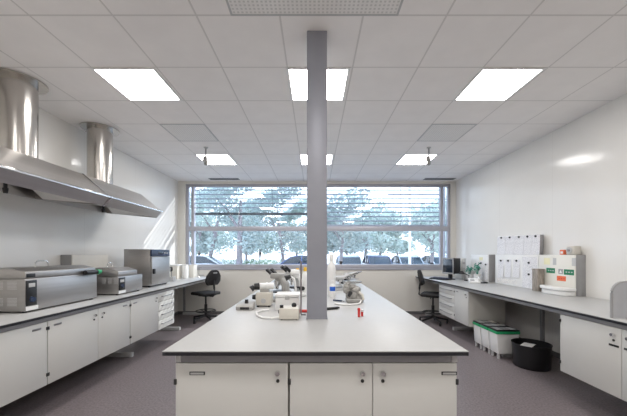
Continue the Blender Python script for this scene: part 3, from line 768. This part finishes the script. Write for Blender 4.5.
obj('sheet', MB().prism([(-.09, .004), (-.05, .006), (.05, .008), (.10, .002), (.10, .0005), (.05, .006), (-.05, .004), (-.09, .002)], 'y', -.06, .06, mtx=Matrix.Translation((2.635, 3.70, .2965)) @ Matrix.Rotation(.7, 4, 'Z')), 'paperw', t2)

# ------------------------------------------------------------------ island things
def microscope(name, x, y, rz, s_, body, lab, tube_m='black', cat='microscope'):
    mt = Matrix.Translation((x, y, IZ)) @ Matrix.Rotation(rz, 4, 'Z') @ Matrix.Diagonal((*s_, 1))
    t = thing(name, lab, cat, (x, y, IZ), group='microscopes on the island')
    # user side is local -y
    obj('base', MB().box(-.085, .085, -.11, .11, .001, .04, .01, mtx=mt), body, t)
    obj('arm', MB().prism([(.05, .035), (.105, .035), (.105, .20), (.06, .26), (-.03, .27), (-.03, .23), (.03, .21), (.055, .17)], 'x', -.03, .03, .008, mtx=mt), body, t)
    obj('stage', MB().box(-.07, .07, -.07, .05, .10, .115, .003, mtx=mt), tube_m, t)
    obj('nosepiece', MB().cyl((0, -.02, .175), (0, -.02, .23), .028, .036, mtx=mt).cyl((0, -.025, .13), (0, -.022, .18), .011, mtx=mt).cyl((.022, -.03, .14), (.01, -.022, .18), .010, mtx=mt), 'chrome', t)
    hd = obj('head', MB().box(-.05, .05, -.075, .05, .25, .31, .014, mtx=mt), body, t)
    for ex in (-.028, .028):
        obj('eyepiece', MB().cyl((ex, -.055, .285), (ex, -.115, .335), .017, .018, mtx=mt).cyl((ex, -.115, .335), (ex, -.13, .348), .021, .019, mtx=mt), tube_m, hd)
    for sx in (-1, 1):
        obj('focus_knob', MB().cyl((sx*.03, .075, .09), (sx*.065, .075, .09), .026, .024, mtx=mt), 'black', t)
    return t
t = thing('optical_instrument', 'beige box instrument with horizontal black ended tube, front left on island', 'instrument', (-.48, 2.9, IZ))
obj('case', MB().box(-.555, -.41, 2.82, 2.98, IZ+.012, IZ+.135, .01), 'beige', t)
for fx in (-.535, -.43):
    for fy in (2.84, 2.96): obj('foot', MB().cyl((fx, fy, IZ+.0005), (fx, fy, IZ+.014), .012, n=12), 'black', t)
obj('cradle', MB().box(-.52, -.44, 2.86, 2.94, IZ+.13, IZ+.17, .006), 'mgrey', t)
tb = obj('tube', MB().cyl((-.53, 2.88, IZ+.19), (-.40, 2.92, IZ+.19), .032).cyl((-.47, 2.898, IZ+.19), (-.455, 2.903, IZ+.19), .037), 'white', t)
obj('eyepiece', MB().cyl((-.53, 2.88, IZ+.19), (-.575, 2.866, IZ+.188), .034, .03).cyl((-.575, 2.866, IZ+.188), (-.605, 2.857, IZ+.165), .022, .03), 'black', tb)
obj('knob', MB().cyl((-.555, 2.86, IZ+.09), (-.59, 2.86, IZ+.09), .026, .022), 'black', t)
obj('dial', MB().cyl((-.48, 2.82, IZ+.06), (-.48, 2.808, IZ+.06), .024), 'lgrey', t)
microscope('microscope', -.375, 3.20, math.radians(-125), (1.25, 1.1, .95), 'mgrey', 'grey microscope behind the beige instrument, left of the column')
microscope('microscope', -.25, 3.55, math.radians(-50), (1.25, 1.1, 1.02), 'white', 'white microscope beside the yellow capped bottles')
t = thing('covered_instrument', 'lumpy grey instrument with white hose in front, right of the column', 'instrument', (.40, 3.14, IZ))
cm = MB(); rn = random.Random(5)
for (cx, cy, cz, r, sc_) in ((.40, 3.14, .07, .075, (1, 1, .9)), (.36, 3.15, .13, .06, (1, 1, .9)), (.345, 3.13, .175, .04, (1, 1, .8)), (.43, 3.12, .12, .05, (1, 1, 1)), (.455, 3.13, .05, .05, (1, 1.2, 1)), (.39, 3.11, .16, .035, (1.4, 1, .7))):
    cm.ball((cx, cy, IZ+cz), r, sc_)
for v_ in cm.bm.verts:
    v_.co += Vector((rn.uniform(-1, 1), rn.uniform(-1, 1), rn.uniform(-1, 1)))*.008
    v_.co.z = max(v_.co.z, IZ+.03)
obj('body', cm, mat('crumpled_grey', (.34, .33, .31), .5, var=.45, scale=22), t)
obj('base', MB().box(.33, .50, 3.05, 3.23, IZ+.0005, IZ+.04, .012), 'mgrey', t)
obj('nozzle', MB().cyl((.37, 3.08, IZ+.10), (.35, 3.03, IZ+.08), .022, .016), 'black', t)
obj('side_arm', MB().tube([(.44, 3.1, IZ+.12), (.49, 3.07, IZ+.08), (.50, 3.06, IZ+.03)], .014), 'beige', t)
microscope('microscope', .33, 4.25, math.radians(100), (1.5, 1.2, .6), 'lgrey', 'pale grey microscope right of the tall bottle, behind the hose', 'lgrey')
microscope('microscope', .52, 4.75, math.radians(80), (1.6, 1.2, .62), 'mgrey', 'grey microscope further back at right side of the island', 'mgrey')
microscope('microscope', .66, 5.25, math.radians(50), (1.4, 1.2, .58), 'mgrey', 'furthest grey microscope at the window end of the island', 'grey')
t = thing('plastic_case', 'white translucent plastic case in front of the white microscope', 'case', (-.25, 2.72, IZ))
obj('box', MB().box(-.345, -.135, 2.64, 2.84, IZ+.0005, IZ+.115, .008), 'white', t)
obj('lid', MB().box(-.35, -.13, 2.635, 2.845, IZ+.118, IZ+.145, .006), 'white', t)
obj('latch', MB().box(-.26, -.22, 2.629, 2.637, IZ+.10, IZ+.13, .002), 'lgrey', t)
t = thing('power_supply', 'beige power supply box with black knob left of the column foot', 'power supply', (-.19, 2.33, IZ))
obj('case', MB().box(-.268, -.118, 2.26, 2.42, IZ+.006, IZ+.088, .006), 'beige', t)
for fx in (-.25, -.136):
    for fy in (2.28, 2.40): obj('foot', MB().cyl((fx, fy, IZ+.0005), (fx, fy, IZ+.007), .008, n=10), 'black', t)
obj('knob', MB().cyl((-.252, 2.3, IZ+.087), (-.252, 2.3, IZ+.108), .014), 'black', t)
obj('socket', MB().cyl((-.267, 2.29, IZ+.06), (-.275, 2.29, IZ+.06), .014), 'black', t)
obj('carry_knob', MB().ball((-.16, 2.35, IZ+.10), .02), 'black', t)
single('white_hose', MB().tube([(-.272, 2.30, IZ+.015), (-.33, 2.28, IZ+.012), (-.40, 2.31, IZ+.010), (-.46, 2.40, IZ+.010), (-.49, 2.52, IZ+.010), (-.46, 2.60, IZ+.010), (-.40, 2.63, IZ+.010)], .0085), 'white', 'white hose curving over the worktop left of the power supply', 'hose')
t = thing('foot_switch', 'flat dark grey switch box at left edge of the island', 'switch box', (-.62, 2.75, IZ))
obj('case', MB().prism([(2.66, IZ+.0005), (2.80, IZ+.0005), (2.80, IZ+.06), (2.68, IZ+.045), (2.66, IZ+.03)], 'x', -.70, -.55, .005), 'mgrey', t)
obj('knob', MB().cyl((-.62, 2.74, IZ+.05), (-.62, 2.74, IZ+.085), .018, .015), 'black', t)
obj('face_plate', MB().box(-.66, -.58, 2.657, 2.662, IZ+.008, IZ+.028, .001), 'black', t)
t = thing('retort_stand', 'thin dark rod stand just left of the column', 'stand', (-.108, 2.33, IZ))
obj('base_plate', MB().box(-.112+.0, -.072, 2.44, 2.50, IZ+.0005, IZ+.012, .002), 'grey', t)
obj('rod', MB().cyl((-.11, 2.45, IZ+.01), (-.11, 2.45, 1.362), .0065, n=10), 'bark', t)
def bottle(x, y, h, r, capm, lab, cat='bottle', band=None):
    t = thing('bottle', lab, cat, (x, y, IZ), group='bottles on the island')
    obj('body', MB().lathe([(0, .0005), (r*.95, .0005), (r, .008), (r, h*.66), (r*.85, h*.75), (r*.4, h*.82), (r*.38, h*.86), (0, h*.86)], (x, y, IZ)), 'white', t)
    obj('cap', MB().lathe([(r*.36, h*.84), (r*.5, h*.85), (r*.5, h*.97), (r*.42, h), (0, h)], (x, y, IZ)), capm, t)
    if band: obj('label_band', MB().lathe([(r*1.0, h*.40), (r*1.03, h*.41), (r*1.03, h*.64), (r*1.0, h*.65)], (x, y, IZ)), band, t)
bottle(-.225, 3.98, .31, .045, 'yellow', 'white bottle with yellow cap, left one of the pair by the rod stand')
bottle(-.12, 3.88, .33, .04, 'yellow', 'white bottle with yellow cap half hidden behind the column')
bottle(.205, 3.62, .50, .05, 'white', 'tall white bottle right beside the column')
bottle(.205, 3.42, .20, .032, 'white', 'short white bottle with a blue band right of the column', band='blue')
single('marker_pen', MB().cyl((.095, 2.66, IZ+.0125), (.21, 2.72, IZ+.0125), .012).cyl((.21, 2.72, IZ+.0125), (.225, 2.728, IZ+.0125), .008), 'black', 'black pen-like tool lying on worktop right of the column foot', 'pen')
single('steel_probe', MB().cyl((.20, 3.2, IZ+.009), (.285, 3.14, IZ+.009), .0085).cyl((.285, 3.14, IZ+.009), (.31, 3.12, IZ+.009), .004), 'navy', 'slim blue-grey probe lying in front of the short bottle', 'probe')
single('white_hose', MB().tube([(.20, 2.98, IZ+.01), (.26, 2.92, IZ+.009), (.34, 2.90, IZ+.009), (.40, 2.93, IZ+.009), (.45, 2.98, IZ+.010), (.47, 3.03, IZ+.03)], .0085), 'white', 'white hose curving in front of the grey microscope on the right', 'hose')
def vial(x, y, lab, h):
    t = thing('sample_vial', lab, 'vial', (x, y, IZ), group='red vials on the island')
    obj('tube', MB().lathe([(0, .0005), (.009, .0005), (.010, .004), (.010, h*.7), (0, h*.7)], (x, y, IZ), 16), 'red', t)
    obj('cap', MB().lathe([(.0105, h*.68), (.0115, h*.69), (.0115, h*.97), (.009, h), (0, h)], (x, y, IZ), 16), 'white' if h < .06 else 'red', t)
vial(.352, 2.38, 'taller red vial standing on the open worktop right of the column', .072)
vial(.382, 2.41, 'shorter red vial with white cap next to the taller red one', .055)
single('red_tube', MB().cyl((-.12, 2.56, IZ+.014), (-.03, 2.56, IZ+.014), .013).cyl((-.135, 2.56, IZ+.014), (-.12, 2.56, IZ+.014), .016), 'red', 'red capped tube lying left behind the column foot', 'tube')
t = thing('bench_lamp', 'white gooseneck lamp with black head at left among the microscopes', 'lamp', (-.30, 3.1, IZ))
obj('base', MB().lathe([(0, .0005), (.045, .0005), (.04, .03), (0, .035)], (-.20, 3.10, IZ)), 'white', t)
obj('neck', MB().tube([(-.20, 3.10, IZ+.03), (-.195, 3.10, IZ+.15), (-.21, 3.10, IZ+.24), (-.25, 3.09, IZ+.27)], .011), 'white', t)
obj('lamp_head', MB().cyl((-.245, 3.09, IZ+.272), (-.30, 3.08, IZ+.25), .018, .03), 'black', t)

# ------------------------------------------------------------------ outdoors
struct('ground', MB().box(-60, 60, YB+.6, 90, -.25, -.15), 'asph')
def leaf_cloud(blobs, n, size, rnd):
    bm_ = MB(); bm = bm_.bm
    tot = sum(b[3]*b[4]*b[5] for b in blobs)
    for (cx, cy, cz, rx, ry, rz_) in blobs:
        for _ in range(int(n*rx*ry*rz_/tot)):
            while True:
                p = Vector((rnd.uniform(-1, 1), rnd.uniform(-1, 1), rnd.uniform(-1, 1)))
                if .25 < p.length < 1: break
            c = Vector((cx+p.x*rx, cy+p.y*ry, cz+p.z*rz_))
            u = Vector((rnd.gauss(0, 1), rnd.gauss(0, 1), rnd.gauss(0, .6))).normalized(); q = Vector((rnd.gauss(0, 1), rnd.gauss(0, 1), rnd.gauss(0, 1)))
            v = u.cross(q).normalized(); s2 = size*rnd.uniform(.6, 1.3)
            bm.faces.new([bm.verts.new(c+u*s2), bm.verts.new(c+v*s2*.45), bm.verts.new(c-u*s2), bm.verts.new(c-v*s2*.45)])
    return bm_
def tree(x, y, h, cr, leafm, lab, lean=0., n=2500, tr=.16, size=.15):
    if size > .16: n = 3600
    rnd = random.Random(int(abs(x*131+y*17)))
    z0 = -.16
    t = thing('tree', lab, 'tree', (x, y, z0), group='trees outside the window')
    tk = MB(); pts = [(x, y, z0), (x+lean*.2, y, h*.2), (x+lean*.6, y, h*.42), (x+lean, y, h*.7)]
    tk.tube(pts, [tr, tr*.85, tr*.7, tr*.35], 10)
    blobs = []
    for k in range(13):
        a = k*2.4; r = cr*.62*math.sqrt((k+.5)/13)
        bx, by = x+lean*.5+r*math.cos(a), y+r*math.sin(a)
        bz_ = 2.1+(h-2.6)*((k*5) % 13)/12
        blobs.append((bx, by, bz_, cr*.4, cr*.4, .75))
        if k % 3 == 0: tk.tube([(x+lean*.6, y, h*.42), ((x+lean*.6+bx)/2, (y+by)/2, h*.42+(bz_-h*.42)*.6), (bx, by, bz_)], [tr*.4, tr*.25, tr*.08], 6)
    obj('trunk', tk, 'bark', t)
    obj('foliage', leaf_cloud(blobs, n, size, rnd), leafm, t, smooth=False)
tree(-4.4, 17.5, 6.5, 2.4, 'leafa', 'straight pale trunk tree outside, nearest through left half of window', .1, tr=.2, n=2000)
tree(1.5, 17.5, 5.0, 2.3, 'leafa', 'tree outside just right of the column, nearest in right half', .2, tr=.12, n=2000)
tree(6.8, 17.5, 4.6, 2.3, 'leafb', 'near tree outside at right end of the window', .2, tr=.12, n=1900)
tree(-8.3, 23.5, 7., 2.6, 'leafb', 'leaning tree outside at far left of the window', .9, tr=.17)
tree(-2.4, 23.5, 7., 2.6, 'leafa', 'tree outside above the blue car', -.5, tr=.14)
tree(3.9, 23.5, 5.2, 2.6, 'leafb', 'tree outside behind the dark blue car', .3, tr=.15)
tree(9.3, 23.5, 5.5, 2.6, 'leafa', 'tree outside behind the lamp post and white car', -.3, tr=.15)
for k, (x, lab) in enumerate(((-11.6, 'third row tree outside glimpsed at left end of window'), (-5.5, 'third row tree outside between near trunks, left half of window'), (.8, 'third row tree outside hidden mostly by the column'),
                              (6.5, 'third row tree outside, middle of right half of window'), (12.4, 'third row tree outside at right end of window'))):
    tree(x, 30, 7.5 if x < 0 else 5.5, 2.8, 'leafb' if k % 2 else 'leafa', lab, .3, tr=.15, size=.19)
for k, (x, lab) in enumerate(((-15, 'rearmost tree outside at left end of window'), (-8.6, 'rearmost tree outside, left of the straight pale trunk'), (-2.2, 'rearmost tree outside, left of the column'),
                              (4.2, 'rearmost tree outside, right of the column'), (10.6, 'rearmost tree outside behind the lamp post'), (17, 'rearmost tree outside at right end of window'))):
    tree(x, 38, 8. if x < 0 else 5.5, 3.0, 'leafa' if k % 2 else 'leafb', lab, -.3, tr=.16, size=.24)
rnd = random.Random(3)
t = thing('hedge', 'low green hedge outside behind the cars, left half of window', 'hedge', (-7, 26.7, -.15))
obj('foliage', leaf_cloud([(-12+1.3*k, 26.7, .4, 1.0, .4, .6) for k in range(9)], 3600, .1, rnd), 'leafc', t, smooth=False)
t = thing('lamp_post', 'white lamp post outside behind the right half of the window', 'lamp post', (4.6, 14.5, -.15))
obj('post', MB().cyl((4.6, 14.5, -.15), (4.6, 14.5, 5.2), .07, .05), 'white', t)
obj('lamp_head', MB().box(4.1, 4.7, 14.4, 14.6, 5.2, 5.3, .03), 'lgrey', t)

def car(loc, rz, col_m, lab):
    t = thing('car', lab, 'car', (0, 0, 0), group='cars parked outside')
    L = 4.2
    low = [(-2.1, .35), (-2.05, .72), (-1.55, .88), (-.85, .93), (1.3, .95), (2.0, .88), (2.1, .55), (2.05, .3), (-2.0, .28)]
    obj('body', MB().prism(low, 'y', -.86, .86, .09), col_m, t)
    cab = [(-1.0, .9), (-.35, 1.36), (.2, 1.45), (.9, 1.42), (1.55, 1.18), (1.9, .9)]
    obj('glasshouse', MB().prism(cab, 'y', -.72, .72, .05), 'carglass', t)
    obj('roof', MB().prism([(-.38, 1.35), (.2, 1.44), (.9, 1.41), (1.2, 1.33), (.9, 1.455), (.2, 1.49), (-.3, 1.41)], 'y', -.70, .70, .012), col_m, t)
    pl = MB()
    for sy in (-.715, .715):
        pl.tube([(-1.02, sy*1.04, .92), (-.36, sy, 1.38)], .035, 6); pl.tube([(.35, sy*1.03, .92), (.35, sy, 1.43)], .035, 6); pl.tube([(1.9, sy*1.04, .92), (1.2, sy, 1.35)], .05, 6)
    obj('pillar_trim', pl, col_m, t)
    for wx in (-1.3, 1.3):
        for sy in (-1, 1):
            wh = obj('wheel', MB().cyl((wx, sy*.66, .31), (wx, sy*.88, .31), .31, n=24), 'tyre', t)
            obj('hubcap', MB().cyl((wx, sy*.875, .31), (wx, sy*.895, .31), .2, n=20), 'rim', wh)
    for sy in (-.6, .6):
        obj('headlight', MB().box(-2.12, -2.0, sy-.16, sy+.16, .60, .74, .02), 'lgrey', t)
    t.location = loc; t.rotation_euler = (0, 0, rz)
for nm, c in (('blue', (.10, .17, .42)), ('silver', (.55, .58, .63)), ('white', (.75, .76, .78)), ('darkblue', (.07, .10, .20))):
    M['car_'+nm] = mat('car_paint_'+nm, c, .25, metal=.3, coat=.6, var=.02)
G = -.15
car((-1.2, 20.4, G), 0, 'car_blue', 'blue car parked outside, seen low in left half of window')
car((2.4, 20.9, G), PI/2, 'car_silver', 'silver car outside nearest to the column, right half')
car((4.4, 20.9, G), PI/2, 'car_darkblue', 'dark blue car outside, second right of the column')
car((6.5, 20.9, G), PI/2, 'car_silver', 'silver car outside between dark blue and white cars')
car((8.7, 20.9, G), PI/2, 'car_white', 'white car outside at right end of window')
car((-8.4, 20.6, G), .1, 'car_white', 'white car parked outside at far left of window')

# ------------------------------------------------------------------ light, world, camera
wd = bpy.data.worlds.new('World'); bpy.context.scene.world = wd; wd.use_nodes = True
nt = wd.node_tree; bg = nt.nodes['Background']
tc = nt.nodes.new('ShaderNodeTexCoord'); sp = nt.nodes.new('ShaderNodeSeparateXYZ'); rp = nt.nodes.new('ShaderNodeValToRGB')
nt.links.new(tc.outputs['Generated'], sp.inputs[0]); nt.links.new(sp.outputs[2], rp.inputs['Fac'])
rp.color_ramp.elements[0].color = (.84, .91, 1., 1); rp.color_ramp.elements[1].color = (.55, .74, 1., 1)
nt.links.new(rp.outputs['Color'], bg.inputs['Color']); bg.inputs['Strength'].default_value = 2.5

sd = bpy.data.lights.new('sun', 'SUN'); sd.energy = 2.6; sd.angle = math.radians(.2); sd.color = (1., .95, .86)
so = bpy.data.objects.new('sun', sd); C.objects.link(so)
so.rotation_euler = Vector((-1.9, -1., -.86)).to_track_quat('-Z', 'Y').to_euler(); so.location = (20, 18, 10)

cd = bpy.data.cameras.new('camera'); cam = bpy.data.objects.new('camera', cd); C.objects.link(cam)
cam.location = (0, 0, H); cam.rotation_euler = (PI/2, 0, 0)
cd.sensor_width = 36; cd.lens = 300/627*36; cd.shift_x = -1/627; cd.shift_y = 46/627; cd.clip_start = .05; cd.clip_end = 300
sc = bpy.context.scene; sc.camera = cam
sc.view_settings.view_transform = 'Standard'; sc.view_settings.look = 'None'; sc.view_settings.gamma = 1; sc.view_settings.use_curve_mapping = False
sc.view_settings.exposure = .50
sc.cycles.max_bounces = 10; sc.cycles.diffuse_bounces = 6; sc.cycles.transparent_max_bounces = 12
sc.cycles.use_denoising = True; sc.cycles.use_adaptive_sampling = False
sc.cycles.sample_clamp_indirect = 8
